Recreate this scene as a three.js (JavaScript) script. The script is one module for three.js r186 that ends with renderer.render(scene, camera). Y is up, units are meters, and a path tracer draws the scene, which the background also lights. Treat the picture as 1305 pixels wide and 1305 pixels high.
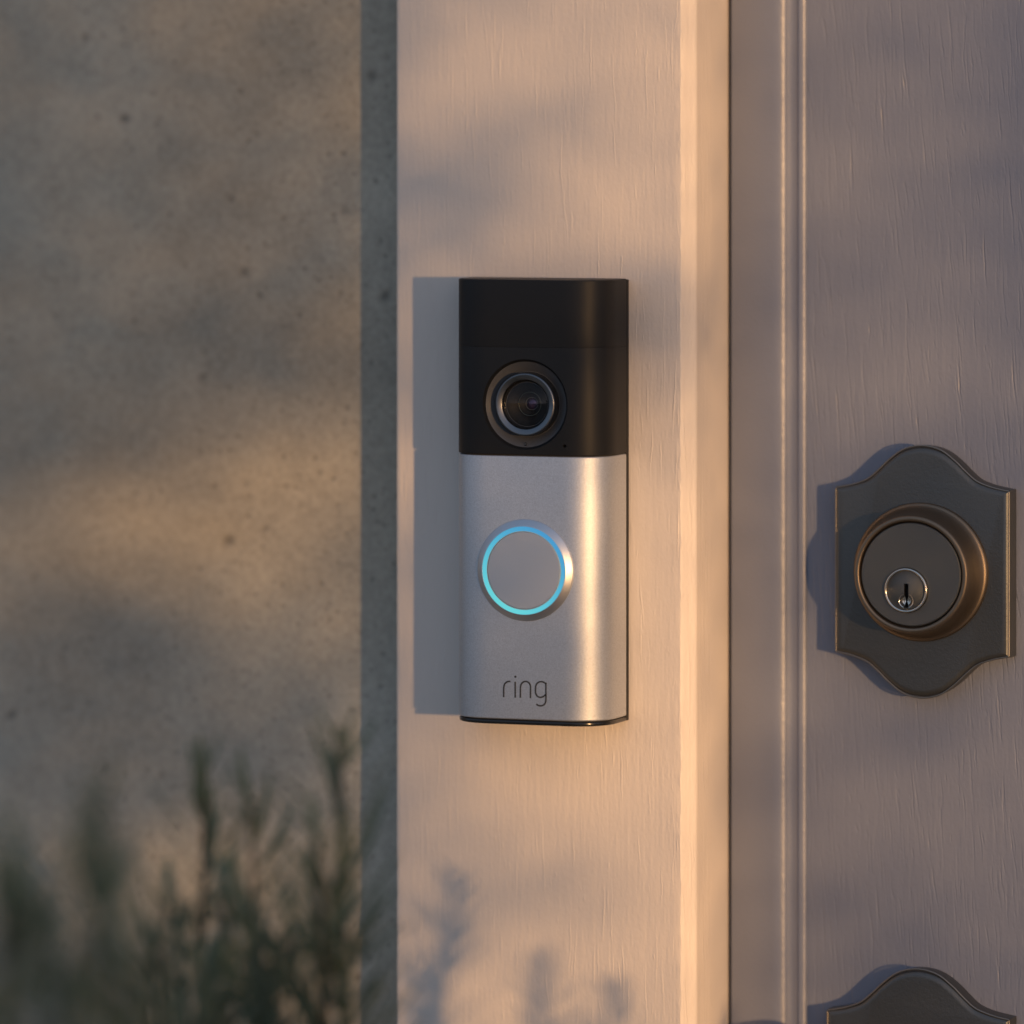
import * as THREE from 'three';
import { mergeGeometries, toCreasedNormals } from 'three/addons/utils/BufferGeometryUtils.js';
import { Brush, Evaluator, SUBTRACTION } from 'three-bvh-csg';

// ------------------------------------------------------------------ camera, sky, sun, exposure
const scene = new THREE.Scene();
const renderer = new THREE.WebGLRenderer({ antialias: true });
renderer.toneMapping = THREE.LinearToneMapping;
renderer.toneMappingExposure = 1.0;
renderer.shadowMap.enabled = true;

const RES = 1305, PX_PER_M = 4375, DIST = 1.8, YAW = 20 * Math.PI / 180, RISE = 0.122;
const HALF = RES / 2 / PX_PER_M / DIST;                       // tan of half the field of view
const camera = new THREE.PerspectiveCamera(2 * Math.atan(HALF) * 180 / Math.PI, 1, 0.05, 400);
camera.position.set(DIST * Math.sin(YAW), RISE, DIST * Math.cos(YAW));
camera.lookAt(0, RISE, 0);                                    // level camera; the lens is shifted down
camera.setViewOffset(1024, 1024, 0, 1024 * (RISE / DIST) / (2 * HALF), 1024, 1024);
camera.focus = DIST - 0.02;
camera.userData.fStop = 4.0;
scene.add(camera);

const SUN_T = 1.15, SUN_EL = 0.018;
const SUN = new THREE.Vector3(SUN_T, SUN_EL, 1).normalize();
const sun = new THREE.DirectionalLight(new THREE.Color().setRGB(1, 0.57, 0.25), 4.6);
sun.position.copy(SUN).multiplyScalar(6);
sun.castShadow = true; sun.shadow.radius = 1.35; sun.shadow.mapSize.set(4096, 4096);
Object.assign(sun.shadow.camera, { left: -3, right: 3, top: 3, bottom: -3, near: 0.1, far: 20 });
scene.add(sun, sun.target);

{ // evening sky: blue-grey overhead, paler at the horizon, warm around the sun
  const W = 512, H = 256, data = new Float32Array(W * H * 4), d = new THREE.Vector3();
  for (let j = 0; j < H; j++) for (let i = 0; i < W; i++) {
    const phi = ((i + 0.5) / W - 0.5) * 2 * Math.PI, th = ((j + 0.5) / H - 0.5) * Math.PI;
    d.set(Math.cos(th) * Math.cos(phi), Math.sin(th), Math.cos(th) * Math.sin(phi));
    const up = Math.max(0, d.y), h = Math.exp(-up * 3.2), c = d.dot(SUN);
    const glow = Math.exp((c - 1) * 3.2) * Math.exp(-up * 1.6), core = Math.exp((c - 1) * 40);
    const o = (j * W + i) * 4;
    data[o] = 0.185 + 0.12 * h + 0.90 * glow + 0.5 * core;
    data[o + 1] = 0.28 + 0.12 * h + 0.70 * glow + 0.26 * core;
    data[o + 2] = 0.43 + 0.10 * h + 0.60 * glow + 0.08 * core;
    data[o + 3] = 1;
  }
  const sky = new THREE.DataTexture(data, W, H, THREE.RGBAFormat, THREE.FloatType);
  sky.mapping = THREE.EquirectangularReflectionMapping; sky.magFilter = sky.minFilter = THREE.LinearFilter;
  sky.wrapS = THREE.RepeatWrapping; sky.needsUpdate = true;
  scene.background = sky; scene.environment = sky;
}

// ------------------------------------------------------------------ helpers
const rng = (seed) => () => { seed = (seed + 0x6D2B79F5) | 0; let t = Math.imul(seed ^ (seed >>> 15), 1 | seed); t = (t + Math.imul(t ^ (t >>> 7), 61 | t)) ^ t; return ((t ^ (t >>> 14)) >>> 0) / 4294967296; };
const lin = (r, g, b) => new THREE.Color().setRGB(r, g, b);
const clamp = (v, a = 0, b = 1) => Math.min(b, Math.max(a, v));
// a photo pixel as a direction, cut with the plane z = const that the thing lies in
function P(px, py, z = 0) {
  const u = (px - RES / 2) / PX_PER_M / DIST, v = -(py - RES / 2) / PX_PER_M / DIST - RISE / DIST;
  const cs = Math.cos(YAW), sn = Math.sin(YAW);
  const dir = new THREE.Vector3(cs * u - sn, v, -sn * u - cs);
  const k = (z - camera.position.z) / dir.z;
  return dir.multiplyScalar(k).add(camera.position);
}
const solve = (f, a, b) => { let fa = f(a); for (let i = 0; i < 60; i++) { const m = (a + b) / 2, fm = f(m); if ((fm > 0) === (fa > 0)) { a = m; fa = fm; } else b = m; } return (a + b) / 2; };
const GROUND = -1.2;
function shade(o) { o.traverse((c) => { if (c.isMesh) { c.castShadow = true; c.receiveShadow = true; } }); return o; }
function mesh(name, geo, mat, parent = scene) { const m = new THREE.Mesh(geo, mat); m.name = name; m.castShadow = m.receiveShadow = true; parent.add(m); return m; }
function thing(name, label, category, group) { const o = new THREE.Group(); o.name = name; o.userData = { label, category }; if (group) o.userData.group = group; scene.add(o); return o; }
function tag(o, label, category) { Object.assign(o.userData, { label, category }); return o; }

// creased normals: the add-on welds points closer than 0.01 units, so it works in tenths of a millimetre here
function crease(g, angle) { g.scale(1e4, 1e4, 1e4); const o = toCreasedNormals(g, angle); o.scale(1e-4, 1e-4, 1e-4); return o; }
// value noise that tiles with period n
function tileNoise(seed) {
  const r = rng(seed), T = new Float32Array(65536); for (let i = 0; i < 65536; i++) T[i] = r();
  return (x, y, nx, ny) => {
    const xi = Math.floor(x), yi = Math.floor(y), fx = x - xi, fy = y - yi, sx = fx * fx * (3 - 2 * fx), sy = fy * fy * (3 - 2 * fy);
    const g = (a, b) => T[((((a % nx) + nx) % nx) * 251 + (((b % ny) + ny) % ny) * 57 + 13 * nx) & 65535];
    return (g(xi, yi) * (1 - sx) + g(xi + 1, yi) * sx) * (1 - sy) + (g(xi, yi + 1) * (1 - sx) + g(xi + 1, yi + 1) * sx) * sy;
  };
}
function tex(W, H, fill, { srgb = false, wrap = true } = {}) {
  const d = new Uint8Array(W * H * 4);
  for (let j = 0; j < H; j++) for (let i = 0; i < W; i++) {
    const c = fill(i, j), o = (j * W + i) * 4;
    if (typeof c === 'number') d[o] = d[o + 1] = d[o + 2] = clamp(c) * 255; else for (let k = 0; k < 3; k++) d[o + k] = clamp(c[k]) * 255;
    d[o + 3] = 255;
  }
  const t = new THREE.DataTexture(d, W, H, THREE.RGBAFormat);
  if (wrap) t.wrapS = t.wrapT = THREE.RepeatWrapping;
  t.magFilter = THREE.LinearFilter; t.minFilter = THREE.LinearMipmapLinearFilter; t.generateMipmaps = true;
  if (srgb) t.colorSpace = THREE.SRGBColorSpace; t.needsUpdate = true; return t;
}
// wood grain under paint: a stippled skin with short upright pores
function grainHeight(W, H, seed, count, lean, depth) {
  const h = new Float32Array(W * H), n = tileNoise(seed), r = rng(seed + 5);
  for (let j = 0; j < H; j++) for (let i = 0; i < W; i++)
    h[j * W + i] = 0.62 + 0.11 * (n(i / 4, j / 32, W / 4, H / 32) - 0.5) + 0.07 * (n(i / 4, j / 8, W / 4, H / 8) - 0.5) + 0.05 * (n(i / 2, j / 4, W / 2, H / 4) - 0.5) + 0.10 * (n(i / 8, j / 128, W / 8, H / 128) - 0.5);
  const add = (x, y, v) => { const xi = ((Math.round(x) % W) + W) % W, yi = ((Math.round(y) % H) + H) % H; h[yi * W + xi] += v; };
  for (let s = 0; s < count; s++) {
    const band = 0.5 + 0.5 * Math.sin(r() * 6.28);
    let x = r() * W, y = r() * H, vx = -lean * (0.6 + 0.8 * r()); const L = Math.round(14 + Math.pow(r(), 2.2) * 190), dp = depth * (0.3 + 0.7 * r()), wd = r() < 0.15 ? 1.4 : 0.9;
    for (let k = 0; k < L; k++) {
      const f = Math.sin(Math.PI * (k + 0.5) / L) ** 1.3 * dp * (0.75 + 0.25 * band);
      for (let a = -3; a <= 4; a++) { const e = Math.exp(-(a * a) / (2 * wd * wd)), l = Math.exp(-((a - 2.6) ** 2) / 1.6); add(x + a, y, -f * e + 0.33 * f * l); }
      vx += (r() - 0.5) * 0.06 - (vx + lean) * 0.04; x += vx; y += 1;
    }
  }
  return h;
}
function grainTex(W, H, metersW, metersH, ...a) { const h = grainHeight(W, H, ...a); const t = tex(W, H, (i, j) => h[j * W + i]); t.repeat.set(1 / metersW, 1 / metersH); return t; }

// prism along y from a profile of [x, z] points; uv in metres; jog(i, y) moves a profile point at a height
function prism(pts, y0, y1, segs = 1, { closed = true, caps = true, jog, sharp = 0.5 } = {}) {
  const n = pts.length, pos = [], uv = [], idx = [], u = [0];
  for (let i = 1; i <= n; i++) u.push(u[i - 1] + Math.hypot(pts[i % n][0] - pts[i - 1][0], pts[i % n][1] - pts[i - 1][1]));
  const cols = closed ? n + 1 : n;
  for (let s = 0; s <= segs; s++) { const y = y0 + (y1 - y0) * s / segs; for (let i = 0; i < cols; i++) { const p = pts[i % n], j = jog ? jog(i % n, y) : [0, 0]; pos.push(p[0] + j[0], y, p[1] + j[1]); uv.push(u[i], y); } }
  for (let s = 0; s < segs; s++) for (let i = 0; i < cols - 1; i++) { const a = s * cols + i, b = a + 1, c = a + cols, d = c + 1; idx.push(a, c, b, b, c, d); }
  if (caps && closed) {
    const c2 = pts.map((p) => new THREE.Vector2(p[0], p[1])), tri = THREE.ShapeUtils.triangulateShape(c2, []);
    for (const [s, y] of [[0, y0], [1, y1]]) {
      const o = pos.length / 3; pts.forEach((p, i) => { const j = jog ? jog(i, y) : [0, 0]; pos.push(p[0] + j[0], y, p[1] + j[1]); uv.push(p[0], p[1]); });
      for (const t of tri) { const up = s === 1; const [a, b, c] = t; const ar = (c2[b].x - c2[a].x) * (c2[c].y - c2[a].y) - (c2[b].y - c2[a].y) * (c2[c].x - c2[a].x); ((ar > 0) === up) ? idx.push(o + a, o + c, o + b) : idx.push(o + a, o + b, o + c); }
    }
  }
  let g = new THREE.BufferGeometry();
  g.setAttribute('position', new THREE.Float32BufferAttribute(pos, 3)); g.setAttribute('uv', new THREE.Float32BufferAttribute(uv, 2)); g.setIndex(idx);
  // orient outward: profile is expected to run so that faces look away from its inside
  return crease(g, sharp);
}
const ccw = (pts) => { let a = 0; pts.forEach((p, i) => { const q = pts[(i + 1) % pts.length]; a += p[0] * q[1] - q[0] * p[1]; }); return a > 0 ? pts.slice().reverse() : pts; };   // in (x, z): winding whose faces look outward
function lathe(pts, seg = 96) { const g = new THREE.LatheGeometry(pts.map((p) => new THREE.Vector2(p[0], p[1])), seg); g.rotateX(Math.PI / 2); return g; }     // [radius, z]
function boxAt(x0, x1, y0, y1, z0, z1) {
  const g = new THREE.BoxGeometry(x1 - x0, y1 - y0, z1 - z0); g.translate((x0 + x1) / 2, (y0 + y1) / 2, (z0 + z1) / 2);
  const p = g.attributes.position, nn = g.attributes.normal, uv = g.attributes.uv;
  for (let i = 0; i < p.count; i++) Math.abs(nn.getX(i)) > 0.5 ? uv.setXY(i, p.getZ(i), p.getY(i)) : Math.abs(nn.getY(i)) > 0.5 ? uv.setXY(i, p.getX(i), p.getZ(i)) : uv.setXY(i, p.getX(i), p.getY(i));
  return g;
}

// ------------------------------------------------------------------ key planes and edges
const WALL_Z = -0.0154;
const caseL = P(505, 652).x, caseR = P(868, 652).x;
const BEV = solve((b) => P(888, 652, -b).x - caseR - b, 0.0005, 0.01), sideX = caseR + BEV;
const DOOR_Z = solve((z) => P(928, 652, z).x - sideX, -0.06, -0.01);
const doorX = P(931, 652, DOOR_Z).x, DOOR_W = 0.9, HEAD = 2.06 + GROUND;

// ------------------------------------------------------------------ materials
const casingBump = grainTex(1024, 2048, 0.15, 0.3, 11, 900, 0.02, 0.26);
const doorBump = grainTex(1024, 2048, 0.15, 0.3, 29, 2600, 0.07, 0.30);
const M = {};
M.casing = new THREE.MeshPhysicalMaterial({ color: lin(0.60, 0.545, 0.495), roughness: 0.5, bumpMap: casingBump, bumpScale: 0.0004 });
M.jamb = new THREE.MeshPhysicalMaterial({ color: lin(0.60, 0.545, 0.495), roughness: 0.42 });
M.door = new THREE.MeshPhysicalMaterial({ color: lin(0.185, 0.205, 0.262), roughness: 0.42, bumpMap: doorBump, bumpScale: 0.0004 });
{
  const n = tileNoise(77); const fine = tex(256, 256, (i, j) => 0.5 + 0.5 * (n(i / 2, j / 2, 128, 128) - 0.5) + 0.4 * (n(i / 5, j / 5, 51, 51) - 0.5)); fine.repeat.set(1 / 0.05, 1 / 0.05);
  M.doorSmooth = new THREE.MeshPhysicalMaterial({ color: lin(0.185, 0.205, 0.262), roughness: 0.36, bumpMap: fine, bumpScale: 0.00006 });
}
M.strip = new THREE.MeshStandardMaterial({ color: lin(0.02, 0.018, 0.016), roughness: 0.9 });

{ // cast concrete: mottled grey with small dark pits
  const W = 2048, n = tileNoise(3), r = rng(17), pit = new Float32Array(W * W);
  const spot = (cx, cy, rx, ry, a, v) => { const R = Math.ceil(Math.max(rx, ry) * 2), ca = Math.cos(a), sa = Math.sin(a); for (let y = -R; y <= R; y++) for (let x = -R; x <= R; x++) { const u = (x * ca + y * sa) / rx, w = (-x * sa + y * ca) / ry, e = Math.exp(-(u * u + w * w)); if (e < 0.03) continue; const xi = (((cx + x) | 0) % W + W) % W, yi = (((cy + y) | 0) % W + W) % W; pit[yi * W + xi] = Math.max(pit[yi * W + xi], e * v); } };
  for (let i = 0; i < 380; i++) { const s = 2 + 4 * Math.pow(r(), 3); spot(r() * W, r() * W, s * (0.8 + 0.7 * r()), s, r() * 3.14, 0.3 + 0.7 * r() * (s > 4 ? 1 : 0.7)); }
  for (let i = 0; i < 7000; i++) { const s = 1.1 + 1.4 * r(); spot(r() * W, r() * W, s, s, 0, 0.2 + 0.45 * r()); }
  const oct = (i, j, a, f) => n(i / a, j / a, Math.floor(W / a), Math.floor(W / a)) - 0.5;
  const map = tex(W, W, (i, j) => {
    const p = pit[j * W + i], m = 0.10 * oct(i, j, 512) + 0.08 * oct(i, j, 170) + 0.05 * oct(i, j, 48) + 0.045 * oct(i, j, 6) + 0.05 * oct(i, j, 3);
    const b = (0.605 + m) * (1 - 0.34 * p), t = 0.02 * oct(i, j, 256);
    return [b + t, b * 0.972, b * 0.892 - t];
  }, { srgb: true });
  const bump = tex(W, W, (i, j) => 0.6 - 0.5 * pit[j * W + i] + 0.10 * oct(i, j, 3) + 0.09 * oct(i, j, 7) + 0.10 * oct(i, j, 40));
  for (const t of [map, bump]) t.repeat.set(1 / 0.55, 1 / 0.55);
  M.concrete = new THREE.MeshStandardMaterial({ map, roughness: 0.88, bumpMap: bump, bumpScale: 0.0005 });
}
{ // ground: fine pale-brown gravelly earth
  const n = tileNoise(8); const map = tex(512, 512, (i, j) => { const v = 0.64 + 0.16 * (n(i / 4, j / 4, 128, 128) - 0.5) + 0.2 * (n(i / 64, j / 64, 8, 8) - 0.5); return [v, v * 0.95, v * 0.86]; }, { srgb: true });
  M.ground = new THREE.MeshStandardMaterial({ map, roughness: 0.95 });
}

// ------------------------------------------------------------------ structure: ground, wall, frame, door
{
  const g = new THREE.PlaneGeometry(300, 300); g.rotateX(-Math.PI / 2); g.translate(0, GROUND, 0);
  const uv = g.attributes.uv; for (let i = 0; i < uv.count; i++) uv.setXY(i, uv.getX(i) * 300, uv.getY(i) * 300);
  const o = mesh('ground', g, M.ground); o.userData.kind = 'structure';
}
{
  const frameR = doorX + DOOR_W + (doorX - sideX);
  const s = new THREE.Shape([[-3.2, GROUND], [3.4, GROUND], [3.4, 1.7], [-3.2, 1.7]].map((p) => new THREE.Vector2(...p)));
  const cx = sideX - 0.03, dx = frameR + 0.03;
  s.holes.push(new THREE.Path([[cx, GROUND + 0.002], [dx, GROUND + 0.002], [dx, HEAD + 0.03], [cx, HEAD + 0.03]].map((p) => new THREE.Vector2(...p))));
  const g = new THREE.ExtrudeGeometry(s, { depth: 0.22, bevelEnabled: false }); g.translate(0, 0, WALL_Z - 0.22);
  tag(mesh('concrete_wall', g, M.concrete), 'smooth grey cast concrete wall with small dark pits beside the pale door casing', 'wall');

  const frame = thing('door_frame', 'pale beige painted wooden door frame that carries the doorbell', 'door frame');
  const k = 0.0007, a = 0.0011, nz = tileNoise(41);
  const prof = ccw([[caseL, WALL_Z], [caseL, -k], [caseL + 0.3 * k, -0.3 * k], [caseL + k, 0], [caseL + k + 0.0006, 0], [caseR - 0.0035, 0], [caseR - 0.0022, 0], [caseR - 0.25 * a, 0], [caseR, -0.12 * a], [caseR + 0.35 * a, -0.42 * a], [caseR + 0.001, -0.00105], [caseR + 0.0014, -0.00145], [sideX - 0.0006, -BEV + 0.0006], [sideX - 0.2 * a, -BEV + 0.25 * a], [sideX, -BEV - 0.2 * a], [sideX, -BEV - 0.0008], [sideX, WALL_Z - 0.002], [caseL + 0.03, WALL_Z - 0.002], [caseL + 0.03, WALL_Z]]);
  const arris = new Set(prof.map((p, i) => (Math.abs(p[0] - caseR) < 0.0006 && p[1] > -0.0008 ? i : -1)).filter((i) => i >= 0));
  const left = prism(prof, GROUND, HEAD, 900, { jog: (i, y) => arris.has(i) ? [0.00014 * (nz(y * 420, i, 4096, 64) - 0.5) + 0.00008 * (nz(y * 90, 3, 4096, 64) - 0.5), 0.0001 * (nz(y * 500, i + 9, 4096, 64) - 0.5)] : [0, 0], sharp: 0.45 });
  mesh('casing_board', left, M.casing, frame);
  const mirror = ccw(prof.map((p) => [sideX + frameR - p[0], p[1]]));
  mesh('casing_board', prism(mirror, GROUND, HEAD, 1), M.casing, frame);
  mesh('head_board', boxAt(caseL, sideX + frameR - caseL, HEAD + 0.001, HEAD + 0.085, WALL_Z, 0), M.casing, frame);
  const jx = sideX - 0.0004;
  mesh('jamb', boxAt(jx - 0.028, jx, GROUND, HEAD, -0.15, WALL_Z - 0.0022), M.jamb, frame);
  mesh('jamb', boxAt(frameR + 0.0004, frameR + 0.028, GROUND, HEAD, -0.15, WALL_Z - 0.0022), M.jamb, frame);
  mesh('head_jamb', boxAt(jx + 0.0005, frameR, HEAD - 0.012, HEAD + 0.0005, -0.15, WALL_Z - 0.0022), M.jamb, frame);
  mesh('weather_strip', boxAt(jx + 0.0002, doorX + 0.012, GROUND, HEAD - 0.013, -0.085, DOOR_Z - 0.046), M.strip, frame);

  const door = thing('front_door', 'mauve grey painted front door with raised grain and moulded edge', 'door');
  const X = (px, z) => P(px, 652, z).x, z1 = DOOR_Z - 0.0018, z2 = z1 - 0.0011;
  const top = [[doorX, DOOR_Z - 0.044], [doorX, DOOR_Z - 0.0006], [doorX + 0.0002, DOOR_Z - 0.0002], [doorX + 0.0007, DOOR_Z]];
  const e1 = X(984, DOOR_Z), e1b = X(1004, z1), e2 = X(1018, z1), e2b = X(1028, z2);
  const round = (x0, za, x1, zb, n) => { for (let i = 0; i <= n; i++) { const t = i / n, q = t * Math.PI / 2; top.push([x0 + (x1 - x0) * (0.12 * t + 0.88 * Math.sin(q)), za + (zb - za) * (0.12 * t + 0.88 * (1 - Math.cos(q)))]); } };
  round(e1, DOOR_Z, e1b - 0.0002, z1 - 0.0001, 10);
  for (let i = 1; i < 9; i++) { const t = i / 9; top.push([e1b + (e2 - e1b) * t, z1 - 0.0001 - 0.00055 * Math.sin(Math.PI * t) ** 0.8]); }
  round(e2, z1, e2b, z2, 7);
  top.push([e2b, z2 - 0.004], [e2b, DOOR_Z - 0.044]);
  mesh('edge_moulding', prism(ccw(top), GROUND + 0.01, HEAD - 0.014, 1, { sharp: 0.5 }), M.doorSmooth, door);
  const slab = boxAt(e2b + 0.00002, doorX + DOOR_W, GROUND + 0.01, HEAD - 0.014, DOOR_Z - 0.044, z2 - 0.0003);
  mesh('slab', slab, M.door, door);
  M.slabZ = z2 - 0.0003;
  mesh('door_step', boxAt(caseL - 0.05, frameR + 0.1, GROUND + 0.001, GROUND + 0.009, -0.2, 0.4), M.jamb).userData.kind = 'structure';
}

// ------------------------------------------------------------------ doorbell
{
  const bell = thing('video_doorbell', 'slim silver video doorbell with black camera cap and glowing blue button ring', 'doorbell');
  const n = tileNoise(5), flake = tex(512, 512, (i, j) => 0.5 + 0.7 * (n(i, j, 512, 512) - 0.5) + 0.35 * (n(i / 3, j / 3, 170, 170) - 0.5)); flake.repeat.set(1 / 0.06, 1 / 0.06);
  const silver = new THREE.MeshPhysicalMaterial({ color: lin(0.60, 0.63, 0.67), metalness: 0.85, roughness: 0.53, bumpMap: flake, bumpScale: 0.00003 });
  const grainy = tex(512, 512, (i, j) => 0.9 + 0.22 * (n(i, j, 512, 512) - 0.5) + 0.1 * (n(i / 2, j / 2, 256, 256) - 0.5)); grainy.repeat.set(1 / 0.075, 1 / 0.075); silver.map = grainy;   // metallic flake
  const rim = new THREE.MeshPhysicalMaterial({ color: lin(0.60, 0.61, 0.64), metalness: 1, roughness: 0.4 });
  const black = new THREE.MeshPhysicalMaterial({ color: lin(0.0118, 0.0124, 0.0136), roughness: 0.48, specularIntensity: 0.42, bumpMap: flake, bumpScale: 0.00001 });
  const gloss = new THREE.MeshPhysicalMaterial({ color: lin(0.008, 0.008, 0.008), roughness: 0.2 });
  const D = 0.0228, R = 0.0125;
  const xc = P(703, 640).x, w = P(798, 640, 0.0021).x - xc, wb = P(800.5, 640, 0.0008).x - xc;
  const yT = P(690, 353.5).y, yB = P(690, 914).y, ySplit = P(690, 581.5, D).y, ySeam = P(690, 443, D).y;
  const dShape = (w, d, r, inset, z0 = 0) => {
    const p = [[-w + inset, z0], [-w + inset, d * 0.15]]; w -= inset; d -= inset; r = Math.max(0.0005, r - inset);
    const N = 22; for (let i = 0; i <= N; i++) { const a = Math.PI / 2 * i / N; p.push([-(w - r) - r * Math.cos(a) ** 0.86, d - r + r * Math.sin(a) ** 0.86]); }
    for (let i = 1; i < 12; i++) p.push([-(w - r) + 2 * (w - r) * i / 12, d]);
    for (let i = 0; i <= N; i++) { const a = Math.PI / 2 * (1 - i / N); p.push([(w - r) + r * Math.max(0, Math.cos(a)) ** 0.86, d - r + r * Math.sin(a) ** 0.86]); }
    p.push([w, d * 0.15], [w, z0]); return p;
  };
  // upright body of D section with eased edges
  const body = (y0, y1, w, d, r, e, z0 = 0, eb = e) => {
    const E = 5;
    const ease = (q) => { const o = []; for (let i = 0; i <= E; i++) { const a = Math.PI / 2 * i / E; o.push([q * (1 - Math.cos(a)), q * (1 - Math.sin(a))]); } return o; };
    const all = [...ease(eb).map(([t, k]) => [y0 + t, k]), ...ease(e).reverse().map(([t, k]) => [y1 - t, k])];
    const pos = [], uv = [], idx = []; let cols = 0;
    all.forEach(([y, s]) => { const pr = dShape(w, d, r, s, z0); cols = pr.length; let u = 0; pr.forEach((p, i) => { if (i) u += Math.hypot(p[0] - pr[i - 1][0], p[1] - pr[i - 1][1]); pos.push(p[0], y, p[1]); uv.push(u, y); }); });
    for (let s = 0; s < all.length - 1; s++) for (let i = 0; i < cols; i++) { const i2 = (i + 1) % cols, a = s * cols + i, b = s * cols + i2, c = a + cols, d2 = b + cols; idx.push(a, b, c, b, d2, c); }
    for (const [s, up] of [[0, false], [all.length - 1, true]]) { const o = pos.length / 3, pr = dShape(w, d, r, all[s][1], z0), tri = THREE.ShapeUtils.triangulateShape(pr.map((p) => new THREE.Vector2(...p)), []); pr.forEach((p) => { pos.push(p[0], all[s][0], p[1]); uv.push(p[0], p[1]); }); for (const [a, b, c] of tri) { const A = pr[a], B = pr[b], C = pr[c], ar = (B[0] - A[0]) * (C[1] - A[1]) - (B[1] - A[1]) * (C[0] - A[0]); ((ar > 0) === up) ? idx.push(o + a, o + c, o + b) : idx.push(o + a, o + b, o + c); } }
    const g = new THREE.BufferGeometry(); g.setAttribute('position', new THREE.Float32BufferAttribute(pos, 3)); g.setAttribute('uv', new THREE.Float32BufferAttribute(uv, 2)); g.setIndex(idx);
    return crease(g, 0.6);
  };
  bell.position.set(xc, 0, 0);
  const core = (y0, y1) => mesh('inner_housing', body(y0, y1, w - 0.0005, D - 0.0006, R - 0.0003, 0.0001, 0.0022), M.strip, bell);
  core(ySplit - 0.002, ySplit + 0.0014); core(ySeam - 0.0012, ySeam + 0.0012); core(yB + 0.0004, yB + 0.004);
  const L = (px, py, z) => { const p = P(px, py, z); p.x -= xc; return p; };
  // black base that shows as a dark line under and beside the cover
  mesh('back_plate', body(yB + 0.0001, yT - 0.0003, wb, 0.0019, 0.0006, 0.0003, 0.0002), black, bell);
  mesh('bottom_rim', body(yB, yB + 0.0013, wb - 0.0001, D - 0.0001, R + 0.0004, 0.0005, 0.0021), gloss, bell);
  const cover = mesh('face_plate', body(yB + 0.0015, ySplit, w, D, R, 0.00045, 0.0021), silver, bell);
  mesh('camera_cap', body(ySeam + 0.00003, yT, w + 0.0001, D + 0.0003, R + 0.0003, 0.0004, 0.0021, 0.00005), black, bell);

  // lower cap with the lens recess cut into it
  const lc = L(669.5, 515.5, D), ev = new Evaluator(); ev.useGroups = false;
  const capGeo = body(ySplit + 0.0003, ySeam, w + 0.0001, D + 0.0003, R + 0.0003, 0.00004, 0.0021, 0.0002);
  const cut = lathe([[0, -0.006], [0.0098, -0.006], [0.0098, -0.0034], [0.0131, 0.0004], [0.0131, 0.004], [0, 0.004]], 96); cut.translate(lc.x, lc.y, D);
  const mic = L(720, 568.5, D), micCut = lathe([[0, -0.002], [0.00048, -0.002], [0.00048, 0.002], [0, 0.002]], 20); micCut.translate(mic.x, mic.y, D);
  let b1 = new Brush(capGeo, black), b2 = new Brush(cut, black), b3 = new Brush(micCut, black); for (const b of [b1, b2, b3]) b.updateMatrixWorld();
  let res = ev.evaluate(b1, b2, SUBTRACTION); res.updateMatrixWorld(); res = ev.evaluate(res, b3, SUBTRACTION);
  mesh('camera_housing', res.geometry, black, bell);
  const at = (g, p, z) => { g.translate(p.x, p.y, z); return g; };
  const grey = new THREE.MeshPhysicalMaterial({ color: lin(0.085, 0.088, 0.094), metalness: 0.15, roughness: 0.45 });
  const bez = new THREE.MeshPhysicalMaterial({ color: lin(0.17, 0.175, 0.185), metalness: 1, roughness: 0.34 });
  const ring1 = mesh('lens_recess', at(lathe([[0.0092, -0.00335], [0.0096, -0.0033], [0.01302, 0.00022]]), lc, D), grey, bell);
  mesh('sensor_mark', at(new THREE.TorusGeometry(0.00042, 0.0001, 6, 20, 4.2).rotateZ(-2.2), L(668.5, 566, D), D - 0.0007), gloss, ring1);
  const bezel = mesh('lens_bezel', at(lathe([[0.0091, -0.0034], [0.0091, -0.0003], [0.00905, 0.0002], [0.0088, 0.0005], [0.0085, 0.0006], [0.0073, 0.0001], [0.0071, -0.0002], [0.0070, -0.0012]]), lc, D), bez, bell);
  const dark = new THREE.MeshPhysicalMaterial({ color: lin(0.006, 0.006, 0.0065), roughness: 0.6, specularIntensity: 0.4 });
  mesh('barrel', at(lathe([[0.0070, -0.0011], [0.0066, -0.0016], [0.0061, -0.0019], [0.0060, -0.0024], [0.0050, -0.0030], [0.0036, -0.0040], [0.0035, -0.0045], [0.0026, -0.0050], [0.0018, -0.0056], [0.0017, -0.0062], [0, -0.0062]]), lc, D), dark, bezel);
  const thin = new THREE.MeshPhysicalMaterial({ color: lin(0.16, 0.155, 0.12), metalness: 1, roughness: 0.3 });
  mesh('inner_ring', at(new THREE.TorusGeometry(0.0034, 0.00009, 8, 64), lc, D - 0.0039), thin, bezel);
  mesh('inner_ring', at(new THREE.TorusGeometry(0.0064, 0.00006, 8, 80), lc, D - 0.0016), grey, bezel);
  mesh('inner_ring', at(new THREE.TorusGeometry(0.0018, 0.00008, 8, 48), lc, D - 0.0055), grey, bezel);
  const coat = new THREE.MeshPhysicalMaterial({ color: lin(0.05, 0.03, 0.07), roughness: 0.05, metalness: 0.6 });
  mesh('inner_lens', at(lathe([[0.0017, -0.0060], [0.0012, -0.0056], [0.0006, -0.0054], [0, -0.00535]], 48), lc, D), coat, bezel);
  const dome = []; for (let i = 0; i <= 14; i++) { const t = i / 14; dome.push([0.00695 * (1 - t), -0.0009 + 0.0019 * (1 - (1 - t) ** 2)]); }
  mesh('lens_glass', at(lathe(dome, 64), lc, D), new THREE.MeshPhysicalMaterial({ color: 0xffffff, transmission: 1, thickness: 0, roughness: 0, ior: 1.3 }), bezel);

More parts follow.
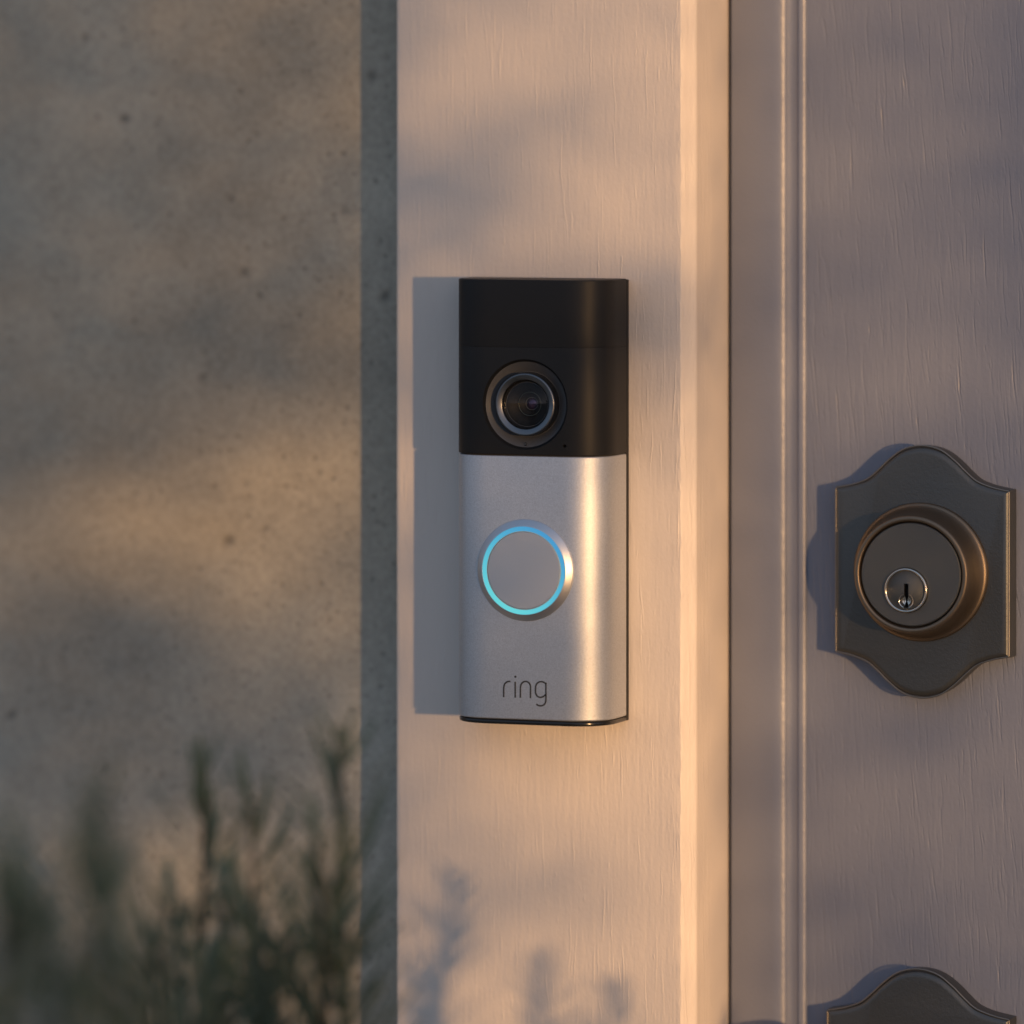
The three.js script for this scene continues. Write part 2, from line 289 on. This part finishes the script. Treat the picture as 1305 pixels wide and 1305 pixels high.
  // button
  const bc = L(667.8, 727, D + 0.0012);
  const rimPts = [[0.0147, -0.0012], [0.01465, 0.0001], [0.0145, 0.0004], [0.01295, 0.00155], [0.0127, 0.0017], [0.01265, 0.0016], [0.01262, 0.0011]];
  mesh('button_rim', at(lathe(rimPts), bc, D), rim, bell);
  const led = tex(256, 4, (i) => { const a = i / 256 * 2 * Math.PI, t = 0.5 + 0.5 * Math.cos(a - 4.1); return [0.24 + 0.16 * t, 0.61 + 0.25 * t, 0.82 + 0.06 * t]; }, { srgb: true });
  const ringG = new THREE.RingGeometry(0.0112, 0.01265, 96, 1); { const p = ringG.attributes.position, uv = ringG.attributes.uv; for (let i = 0; i < p.count; i++) uv.setXY(i, (i % 97) / 96, 0.5); }
  // tube of light guide: flat ring with lowered edges
  const guide = mesh('light_ring', at(ringG, bc, D + 0.00135), new THREE.MeshStandardMaterial({ color: lin(0.03, 0.05, 0.06), roughness: 0.35, emissive: 0xffffff, emissiveMap: led, emissiveIntensity: 0.9 }), bell);
  mesh('light_ring_edge', at(new THREE.TorusGeometry(0.01124, 0.0001, 8, 96), bc, D + 0.0014), new THREE.MeshStandardMaterial({ color: lin(0.4, 0.6, 0.65), roughness: 0.3 }), guide);
  mesh('button_face', at(lathe([[0.01118, 0.0006], [0.01116, 0.0013], [0.0109, 0.00142], [0, 0.00142]]), bc, D), silver, bell);

  // the four letters printed under the button
  const ink = new THREE.MeshStandardMaterial({ color: lin(0.035, 0.034, 0.033), roughness: 0.6 });
  const stroke = (pts) => {
    const W3 = pts.map(([x, y]) => L(560 + x / 4.833, 850 + y / 4.833, D)), cv = new THREE.CatmullRomCurve3(W3, false, 'centripetal'), N = Math.max(2, pts.length * 6), q = pts.length === 2 ? W3 : cv.getPoints(N);
    const pos = [], idx = [], hw = 0.00023, zf = D + 0.00007, zb = D - 0.00005;
    q.forEach((p, i) => { const a = q[Math.max(0, i - 1)], b = q[Math.min(q.length - 1, i + 1)], t = b.clone().sub(a).normalize(), nx = -t.y * hw, ny = t.x * hw; pos.push(p.x + nx, p.y + ny, zf, p.x - nx, p.y - ny, zf, p.x + nx, p.y + ny, zb, p.x - nx, p.y - ny, zb); });
    for (let i = 0; i < q.length - 1; i++) { const o = i * 4, e = o + 4; idx.push(o, o + 1, e, o + 1, e + 1, e, o + 2, e, e + 2, o, e, o + 2, o + 1, o + 3, e + 1, o + 3, e + 3, e + 1); }
    const g = new THREE.BufferGeometry(); g.setAttribute('position', new THREE.Float32BufferAttribute(pos, 3)); g.setIndex(idx); g.computeVertexNormals(); return g;
  };
  const dot = (x, y) => { const p = L(560 + x / 4.833, 850 + y / 4.833, D), g = new THREE.CylinderGeometry(0.00034, 0.00034, 0.00012, 16).rotateX(Math.PI / 2); g.translate(p.x, p.y, D + 0.00001); g.deleteAttribute('uv'); return g; };
  const glyph = (...gs) => mesh('letter', mergeGeometries(gs.map((g) => { const k = g.index ? g.toNonIndexed() : g; k.deleteAttribute('uv'); return k; })), ink, cover);
  glyph(stroke([[396, 186], [396, 150], [397, 122], [402, 105], [413, 94], [425, 89], [438, 89]]));
  glyph(stroke([[467, 189], [467, 90]]), dot(468, 60));
  glyph(stroke([[499, 190], [499, 150], [500, 120], [507, 101], [520, 91], [532, 89], [545, 93], [556, 104], [561, 122], [561, 150], [561, 192]]));
  glyph(stroke([[656, 104], [645, 95], [628, 90], [608, 96], [596, 110], [592, 136], [594, 164], [604, 180], [622, 187], [640, 182], [656, 168]]), stroke([[656, 96], [656, 150], [656, 200], [652, 222], [640, 235], [624, 239], [608, 236], [597, 228]]));
}

// ------------------------------------------------------------------ lock hardware on the door
{
  const Z = M.slabZ, n = tileNoise(15);
  const cast = tex(512, 512, (i, j) => 0.5 + 0.6 * (n(i / 3, j / 3, 170, 170) - 0.5) + 0.5 * (n(i / 7, j / 7, 73, 73) - 0.5)); cast.repeat.set(1 / 0.045, 1 / 0.045);
  const bronze = new THREE.MeshPhysicalMaterial({ color: lin(0.108, 0.113, 0.113), metalness: 0.85, roughness: 0.45, bumpMap: cast, bumpScale: 0.000035 });
  const worn = new THREE.MeshPhysicalMaterial({ color: lin(0.215, 0.17, 0.125), metalness: 1, roughness: 0.47 });
  const nickel = new THREE.MeshPhysicalMaterial({ color: lin(0.62, 0.57, 0.5), metalness: 1, roughness: 0.2 });
  const pit = new THREE.MeshStandardMaterial({ color: lin(0.004, 0.004, 0.004), roughness: 0.9 });
  const half = [[26.4, 24.2], [23.6, 24.7], [20.4, 25.5], [16.6, 27.0], [13.4, 29.6], [10.0, 32.8], [5.6, 35.9], [0, 37.1]];
  const outline = (k) => {
    const c = new THREE.CatmullRomCurve3([...half, ...half.slice(0, -1).reverse().map(([x, y]) => [-x, y])].map(([x, y]) => new THREE.Vector3(x * k / 1000, y * k / 1000, 0)), false, 'centripetal').getPoints(64).map((p) => [p.x, p.y]);
    const all = [...c, ...c.slice().reverse().map(([x, y]) => [x, -y])]; return new THREE.Shape(all.map((p) => new THREE.Vector2(...p)));
  };
  const plateGeo = (k, t) => { const e = 0.002, g = new THREE.ExtrudeGeometry(outline(k * 0.925), { depth: t - e, bevelEnabled: true, bevelSize: e, bevelThickness: e, bevelSegments: 6 }); g.translate(0, 0, -0.0005); return crease(g, 0.5); };
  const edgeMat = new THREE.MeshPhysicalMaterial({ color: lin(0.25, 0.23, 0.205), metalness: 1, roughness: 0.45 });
  const rimGeo = (k, t) => { const pts = outline(k * 0.984).getPoints().map((p) => new THREE.Vector3(p.x, p.y, t - 0.0013)), parts = []; const path = new THREE.CurvePath(); for (let i = 0; i < pts.length; i++) { const b = pts[(i + 1) % pts.length]; if (b.distanceTo(pts[i]) > 1e-5) path.add(new THREE.LineCurve3(pts[i], b)); } return new THREE.TubeGeometry(path, 520, 0.0003, 6, true); };   // lighter tube that paints the bevel highlight along the worn rim
  const T = 0.0078;
  const c = P(1173.5, 729, Z + T);
  const lock = thing('deadbolt_lock', 'dark bronze deadbolt with keyhole cylinder on a scalloped plate', 'lock');
  lock.position.set(c.x, c.y, Z);
  mesh('edge_highlight', rimGeo(1, T), edgeMat, mesh('plate', plateGeo(1, T), bronze, lock));
  const H = 0.0108;
  mesh('collar', lathe([[0.0201, T - 0.0005], [0.0201, T + 0.0003], [0.0199, T + 0.0008], [0.0195, T + 0.0011], [0.0191, T + 0.0013], [0.0184, T + 0.0026], [0.0178, T + 0.0045], [0.01735, T + 0.0068], [0.0171, T + H - 0.0012], [0.0169, T + H - 0.0004], [0.0165, T + H], [0.0158, T + H], [0.0154, T + H - 0.0003], [0.0152, T + H - 0.0016], [0.0150, T + H - 0.0016]], 128), worn, lock);
  const face = mesh('cylinder_face', lathe([[0.0151, T + H - 0.0020], [0.01485, T + H - 0.0008], [0.0146, T + H - 0.0005], [0.0066, T + H - 0.0005], [0.0065, T + H - 0.0016]], 128), bronze, lock);
  const k = P(1154.5, 752.4, Z + T + H), kx = k.x - c.x, ky = k.y - c.y;
  const plugG = lathe([[0.0064, T + H - 0.0016], [0.0064, T + H + 0.0001], [0.0062, T + H + 0.00055], [0.0058, T + H + 0.0006], [0.0055, T + H + 0.0002], [0, T + H + 0.0002]].reverse().map((p) => p), 64);
  // the face is bored for the plug off centre: shift by cutting
  const ev = new Evaluator(); ev.useGroups = false;
  const zf = T + H;
  const solidFace = lathe([[0, zf - 0.003], [0.0151, zf - 0.003], [0.0151, zf - 0.0012], [0.01485, zf - 0.0007], [0.0145, zf - 0.0005], [0, zf - 0.0005]], 128);
  const bore = lathe([[0, zf - 0.0025], [0.0066, zf - 0.0025], [0.0066, zf + 0.001], [0, zf + 0.001]], 64); bore.translate(kx, ky, 0);
  const A = new Brush(solidFace, bronze), B = new Brush(bore, bronze); A.updateMatrixWorld(); B.updateMatrixWorld();
  face.geometry = ev.evaluate(A, B, SUBTRACTION).geometry;
  // key plug: rim, flat, and the keyway with its round bottom
  const plug = new THREE.Group(); plug.name = 'key_plug'; plug.position.set(kx, ky, 0); lock.add(plug);
  mesh('plug_rim', lathe([[0.0065, zf - 0.0026], [0.0065, zf + 0.0000], [0.0063, zf + 0.0004], [0.0060, zf + 0.0005], [0.0057, zf + 0.0003], [0.0056, zf - 0.0003], [0.0055, zf - 0.0003]], 64), nickel, plug);
  const disc = lathe([[0, zf - 0.003], [0.0056, zf - 0.003], [0.0056, zf - 0.0002], [0, zf - 0.0002]], 64);
  const slot = boxAt(-0.00062, 0.00068, -0.0050, 0.0019, zf - 0.0022, zf + 0.001), hole = lathe([[0, zf - 0.0008], [0.0012, zf - 0.0008], [0.0021, zf + 0.0005], [0, zf + 0.0005]], 40); hole.translate(0, -0.0030, 0);
  const b0 = new Brush(disc, bronze), bs = new Brush(slot, bronze), bh = new Brush(hole, bronze); for (const b of [b0, bs, bh]) b.updateMatrixWorld();
  let r2 = ev.evaluate(b0, bs, SUBTRACTION); r2.updateMatrixWorld(); r2 = ev.evaluate(r2, bh, SUBTRACTION);
  mesh('plug_face', r2.geometry, bronze, plug);
  const seat = lathe([[0.00075, zf - 0.00085], [0.0012, zf - 0.00078], [0.0020, zf - 0.0001], [0.00215, zf - 0.0001]], 40);
  for (const s of [-1, 1]) { const g = new THREE.LatheGeometry([[0.0002, -0.0009], [0.0012, -0.00074], [0.00195, -0.00015], [0.0021, -0.0001]].map((p) => new THREE.Vector2(p[0], p[1])), 20, s < 0 ? Math.PI + 0.35 : 0.35, Math.PI - 0.7); g.rotateX(Math.PI / 2); g.translate(s * 0.0001, -0.0030, zf); mesh('keyway_lip', g, nickel, plug); }
  mesh('keyway', boxAt(-0.0006, 0.00066, -0.0049, 0.00185, zf - 0.0028, zf - 0.0021), pit, plug);

  // the knob set below: the same plate, its knob under the lower edge of the view
  const k2 = 1.05, T2 = 0.0082, c2 = P(1168, 1233, Z + T2);
  const knob = thing('door_knob', 'dark bronze scalloped plate of the door knob below the deadbolt', 'door knob');
  knob.position.set(c2.x, c2.y - 0.0371 * k2, Z);
  mesh('edge_highlight', rimGeo(k2, T2), edgeMat, mesh('plate', plateGeo(k2, T2), bronze, knob));
  mesh('collar', lathe([[0.0185, T2 - 0.0005], [0.0182, T2 + 0.001], [0.0150, T2 + 0.004], [0.0110, T2 + 0.006], [0.0102, T2 + 0.020]].map((p) => p), 64), worn, knob);
  mesh('knob', lathe([[0.0102, T2 + 0.019], [0.0125, T2 + 0.023], [0.0190, T2 + 0.029], [0.0215, T2 + 0.036], [0.0200, T2 + 0.043], [0.0150, T2 + 0.0475], [0.0080, T2 + 0.0495], [0, T2 + 0.050]], 64), bronze, knob);
}

// ------------------------------------------------------------------ plants
const leafMat = new THREE.MeshPhysicalMaterial({ color: lin(0.12, 0.165, 0.105), roughness: 0.9, transmission: 0.35, thickness: 0, side: THREE.DoubleSide });
const stemMat = new THREE.MeshStandardMaterial({ color: lin(0.07, 0.055, 0.035), roughness: 0.85 });
class Leaves {
  constructor() { this.pos = []; this.idx = []; }
  blade(p, dir, side, len, wid, droop) {      // narrow folded leaf, six faces
    const up = new THREE.Vector3().crossVectors(side, dir).normalize(), o = this.pos.length / 3;
    for (const [t, w, k] of [[0, 0.25, 0], [0.45, 1, 0.35], [0.8, 0.7, 0.75], [1, 0, 1]]) {
      const c = p.clone().addScaledVector(dir, len * t).addScaledVector(up, -droop * len * t * t), s = side.clone().multiplyScalar(wid * w / 2), f = up.clone().multiplyScalar(wid * w * 0.18);
      this.pos.push(...c.clone().add(s).add(f).toArray(), ...c.clone().sub(s).add(f).toArray());
    }
    for (let i = 0; i < 3; i++) { const a = o + i * 2; this.idx.push(a, a + 1, a + 2); if (i < 2) this.idx.push(a + 1, a + 3, a + 2); }
  }
  geometry() { const g = new THREE.BufferGeometry(); g.setAttribute('position', new THREE.Float32BufferAttribute(this.pos, 3)); g.setIndex(this.idx); g.computeVertexNormals(); return g; }
}
function taperTube(curve, r0, r1, segs, sides) { const g = new THREE.TubeGeometry(curve, segs, 1, sides, false), p = g.attributes.position, v = new THREE.Vector3(); for (let i = 0; i <= segs; i++) { const c = curve.getPointAt(i / segs), r = r0 + (r1 - r0) * i / segs; for (let j = 0; j <= sides; j++) { const k = i * (sides + 1) + j; v.fromBufferAttribute(p, k).sub(c).multiplyScalar(r).add(c); p.setXYZ(k, v.x, v.y, v.z); } } g.deleteAttribute('uv'); return g; }
function sprigAlong(L, curve, from, r, leafLen, step, spread) {
  const len = curve.getLength(), n = Math.floor(len * (1 - from) / step);
  for (let i = 0; i <= n; i++) {
    const t = Math.min(1, from + (1 - from) * i / n), p = curve.getPointAt(t), d = curve.getTangentAt(t), nearTip = 1 - t, k = Math.min(1, 0.42 + nearTip * len / 0.05);
    const a0 = i * 2.4 + r(), e1 = new THREE.Vector3(1, 0.1, 0).cross(d).normalize(), e2 = new THREE.Vector3().crossVectors(d, e1);
    for (let j = 0; j < 3; j++) {
      const a = a0 + j * 2.094 + 0.5 * (r() - 0.5), out = e1.clone().multiplyScalar(Math.cos(a)).addScaledVector(e2, Math.sin(a)), q = spread * (0.55 + 0.75 * r()) * (0.45 + 0.55 * k);
      const dir = d.clone().multiplyScalar(Math.cos(q)).addScaledVector(out, Math.sin(q)), side = new THREE.Vector3().crossVectors(dir, out).normalize();
      L.blade(p, dir, side, leafLen * k * (0.75 + 0.5 * r()), 0.0026 * (0.8 + 0.4 * r()), -0.12 + 0.3 * r());
    }
  }
}
// a shrub with upright feathery stems ending at the given tips
function shrub(name, label, base, tips, seed, { leaf = 0.017, step = 0.0042, spread = 0.75, sides = 3 } = {}) {
  const o = thing(name, label, 'shrub'), r = rng(seed); o.position.copy(base);
  for (const tip of tips) {
    const L = new Leaves(), T = tip.clone().sub(base), root = new THREE.Vector3((r() - 0.5) * 0.08, 0, (r() - 0.5) * 0.06);
    const m = (t, s) => root.clone().lerp(T, t).add(new THREE.Vector3((r() - 0.5) * s, 0, (r() - 0.5) * s));
    const c = new THREE.CatmullRomCurve3([root, m(0.3, 0.03), new THREE.Vector3(T.x + (r() - 0.5) * 0.03, T.y * 0.72, T.z + (r() - 0.5) * 0.02), new THREE.Vector3(T.x + (r() - 0.5) * 0.012, T.y * 0.9, T.z), T]);
    const stems = [taperTube(c, 0.0035, 0.0007, 40, 6)];
    sprigAlong(L, c, 0.45, r, leaf, step, spread);
    for (let b = 0; b < sides; b++) {           // side shoots
      const t = 0.6 + 0.32 * r(), p = c.getPointAt(t), a = r() * 6.28, l = 0.05 + 0.06 * r();
      const e = p.clone().add(new THREE.Vector3(Math.cos(a) * l * 0.45, l, Math.sin(a) * l * 0.3)); e.y = Math.min(e.y, T.y - 0.012);
      const sc = new THREE.CatmullRomCurve3([p, p.clone().lerp(e, 0.5).add(new THREE.Vector3(Math.cos(a) * 0.008, -0.004, 0)), e]);
      stems.push(taperTube(sc, 0.001, 0.0005, 8, 5)); sprigAlong(L, sc, 0.1, r, leaf * 0.85, step, spread);
    }
    const st = mesh('stem', mergeGeometries(stems), stemMat, o); mesh('foliage', L.geometry(), leafMat, st);
  }
  return o;
}
const tipsAt = (list, z) => list.map(([x, y, dz = 0]) => P(x, y, z + dz));
{
  const t1 = tipsAt([[18, 1085], [124, 1030], [70, 1190], [185, 1200, 0.03], [118, 1100, 0.02], [2, 1175], [150, 1245, -0.02], [40, 1150, 0.03]], 0.36);
  shrub('feathery_shrub', 'dense dark green feathery shrub well away from the door casing', new THREE.Vector3(P(80, 1200, 0.36).x, GROUND, 0.36), t1, 301, { leaf: 0.030, sides: 1, step: 0.0066, spread: 0.95 });
  const t2 = tipsAt([[212, 1150], [288, 1140, 0.02], [192, 1225], [250, 1235, 0.03], [320, 1185], [228, 1200, -0.02], [270, 1255]], 0.21);
  shrub('feathery_shrub_001', 'short dark green feathery shrub between two taller shrubs by the wall', new THREE.Vector3(P(240, 1200, 0.21).x, GROUND, 0.21), t2, 302, { leaf: 0.029, step: 0.0066, spread: 0.95, sides: 1 });
  const t3 = tipsAt([[262, 985], [320, 1020], [432, 950], [405, 1075, 0.02], [425, 1140], [365, 1170, 0.03], [440, 1225], [345, 1225]], 0.19);
  shrub('feathery_shrub_002', 'tall thin feathery shrub in front of concrete wall next to door casing', new THREE.Vector3(P(370, 1200, 0.19).x, GROUND, 0.19), t3, 303, { leaf: 0.029, step: 0.0066, spread: 0.95, sides: 1 });
  // potted shrub out in front of the door: it throws the leaf shadows low on the casing
  const zP = 0.42, along = (x, y, z = zP) => P(x, y, 0).addScaledVector(SUN, z / SUN.z);
  const t4 = [[575, 1128, -0.1], [535, 1240, -0.1], [690, 1232, -0.06], [778, 1262, -0.06], [330, 1150, 0.08], [200, 1090, 0.06], [90, 1100, 0.02], [20, 1060, 0.06], [-40, 1050]].map(([x, y, dz = 0]) => along(x, y, zP + dz));
  const pc = along(330, 1200); const base = new THREE.Vector3(pc.x, GROUND + 0.36, pc.z + 0.02);
  shrub('potted_shrub', 'feathery green shrub growing in the clay pot before the door', base, t4, 304, { step: 0.0055, sides: 1 });
  const pot = thing('clay_pot', 'round clay plant pot standing on the ground before the door', 'plant pot'); pot.position.set(base.x, GROUND, base.z);
  const clay = new THREE.MeshStandardMaterial({ color: lin(0.30, 0.13, 0.07), roughness: 0.85 });
  const pg = new THREE.LatheGeometry([[0, 0], [0.13, 0], [0.135, 0.01], [0.175, 0.33], [0.195, 0.332], [0.198, 0.385], [0.18, 0.388], [0.172, 0.35]].map((p) => new THREE.Vector2(...p)), 48);
  mesh('bowl', pg, clay, pot); const so = new THREE.CircleGeometry(0.1725, 40); so.rotateX(-Math.PI / 2); so.translate(0, 0.356, 0); mesh('soil', so, M.ground, pot);
}

// ------------------------------------------------------------------ garden tree towards the low sun: its leaves dapple the light
{
  const spots = [ // [x, y, rx, ry, tilt, change] in photo pixels on the casing plane: how open the crown is along that sun ray
    [330, 630, 260, 66, -0.2, 0.78], [470, 560, 110, 40, -0.2, 0.3], [60, 680, 110, 40, -0.05, 0.25], [340, 830, 110, 70, 0, 0.18], [420, 1000, 110, 60, 0, 0.28],
    [450, 260, 50, 110, 0, 0.42], [440, 420, 70, 70, 0, 0.2], [60, 1130, 90, 60, 0, 0.28], [250, 1120, 130, 50, 0, 0.5], [330, 1250, 160, 70, 0, 0.55],
  ];
  const open = (x, y) => {
    let b;
    if (x < 480) { b = 0.11 + 0.12 * Math.exp(-(((x - 350) / 220) ** 2)); for (const [cx, cy, rx, ry, t, v] of spots) { const c = Math.cos(t), s = Math.sin(t), u = ((x - cx) * c + (y - cy) * s) / rx, w = (-(x - cx) * s + (y - cy) * c) / ry; b += v * Math.exp(-(u * u + w * w)); } if (x < 0) b = Math.min(b, 0.3); }
    else {
      b = 0.62;
      for (const [cx, cy, rx, ry, t, v] of [[605, 85, 60, 80, 0, 0.24], [820, 110, 120, 70, -0.3, 0.28], [610, 205, 180, 46, -0.4, -0.44], [545, 305, 80, 60, 0, -0.26], [690, 270, 150, 30, -0.5, 0.28], [850, 390, 130, 80, -0.2, -0.42], [700, 450, 60, 100, 0, -0.3], [700, 740, 60, 190, 0, -0.16], [760, 950, 180, 60, 0, 0.42], [720, 1035, 180, 26, -0.05, -0.14], [570, 1070, 90, 50, 0, -0.08], [850, 700, 120, 140, 0, 0.18], [850, 1200, 240, 160, 0, 0.24], [540, 800, 60, 170, 0, 0.2], [900, 120, 60, 150, 0, 0.25], [600, 1220, 120, 70, 0, 0.3]]) { const c = Math.cos(t), s = Math.sin(t), u = ((x - cx) * c + (y - cy) * s) / rx, w = (-(x - cx) * s + (y - cy) * c) / ry; b += v * Math.exp(-(u * u + w * w)); }
      if (x > 870) b = x < 1030 ? 0.85 - 0.42 * Math.exp(-(((y - 400) / 80) ** 2)) : 0.66;
    }
    return clamp(b, 0.08, 0.95);
  };
  const r = rng(900), L = new Leaves(), len = 0.017, wid = 0.010, proj = 0.62 * len * wid * 0.5, X0 = -1100, X1 = 2100, Y0 = -700, Y1 = 1900;
  const area = (X1 - X0) / PX_PER_M / Math.cos(YAW) * (Y1 - Y0) / PX_PER_M * SUN.z, lamMax = 2.5, N = Math.round(lamMax * area / proj);
  const leafAt = (p, k = 1) => { const d = new THREE.Vector3(r() - 0.5, r() * 0.6 - 0.5, r() - 0.5).normalize(), s = new THREE.Vector3().crossVectors(d, new THREE.Vector3(r() - 0.5, r() - 0.5, r() - 0.5)).normalize(); L.blade(p, d, s, len * k * (0.75 + 0.5 * r()), wid * k * (0.8 + 0.4 * r()), 0.15 * r()); };
  const NX = 64, NY = 52, M_ = Math.ceil(N / (NX * NY));       // an even, jittered spread, so that the shade is soft rather than speckled
  for (let cy = 0; cy < NY; cy++) for (let cx = 0; cx < NX; cx++) for (let m = 0; m < M_; m++) {
    const x = X0 + (X1 - X0) * (cx + r()) / NX, y = Y0 + (Y1 - Y0) * (cy + r()) / NY, k = (m + r()) / M_, q = r();
    if (k * lamMax > -Math.log(open(x, y))) continue;
    leafAt(P(x, y, x < 500 ? WALL_Z : 0).addScaledVector(SUN, 2.35 + 0.7 * q));
  }
  const tree = thing('garden_tree', 'small leafy garden tree whose shade dapples the wall and casing', 'tree');
  const tb = P(1900, 652, 0).addScaledVector(SUN, 2.65); tree.position.set(tb.x, GROUND, tb.z);
  // outer crown, clear of the rays that reach the picture
  for (let i = 0; i < 5200; i++) {
    const a = r() * 6.283, u = r() * 2 - 1, R = 0.95 * Math.cbrt(r()), p = new THREE.Vector3(tb.x - 0.1 + R * Math.sqrt(1 - u * u) * Math.cos(a), 0.25 + 0.9 * R * u, tb.z + R * Math.sqrt(1 - u * u) * Math.sin(a));
    const h = p.clone().addScaledVector(SUN, -p.z / SUN.z), e = P(X0, 0, 0).x, f = P(X1, 0, 0).x;
    if (h.x > e - 0.03 && h.x < f + 0.03 && h.y < P(0, Y0, 0).y + 0.03 && h.y > P(0, Y1, 0).y - 0.03) continue;
    leafAt(p, 2.2);
  }
  const g = L.geometry(); g.translate(-tb.x, -GROUND, -tb.z);
  const trunk = mesh('trunk', taperTube(new THREE.CatmullRomCurve3([[0, 0, 0], [0.02, 0.5, 0.01], [-0.01, 1.0, 0], [0.02, 1.45, -0.02], [0.0, 1.9, 0.02]].map((p) => new THREE.Vector3(...p))), 0.04, 0.010, 60, 12), stemMat, tree);
  for (let i = 0; i < 16; i++) {
    const h = 0.75 + 1.05 * i / 15, a = -0.72 + 1.9 * (((i * 0.618) % 1) - 0.5) * (i % 2 ? 1 : 0.3) + (i % 2 ? 0 : 1.44), l = 0.45 + 0.3 * r(), p0 = new THREE.Vector3(0.01, h, 0), p2 = new THREE.Vector3(Math.cos(a) * l, h + 0.25 + 0.15 * r(), Math.sin(a) * l);
    mesh('branch', taperTube(new THREE.CatmullRomCurve3([p0, p0.clone().lerp(p2, 0.5).add(new THREE.Vector3(0, -0.04, 0)), p2]), 0.009, 0.002, 20, 6), stemMat, trunk);
  }
  mesh('crown', g, leafMat, tree).userData.kind = 'stuff';
}

renderer.render(scene, camera);
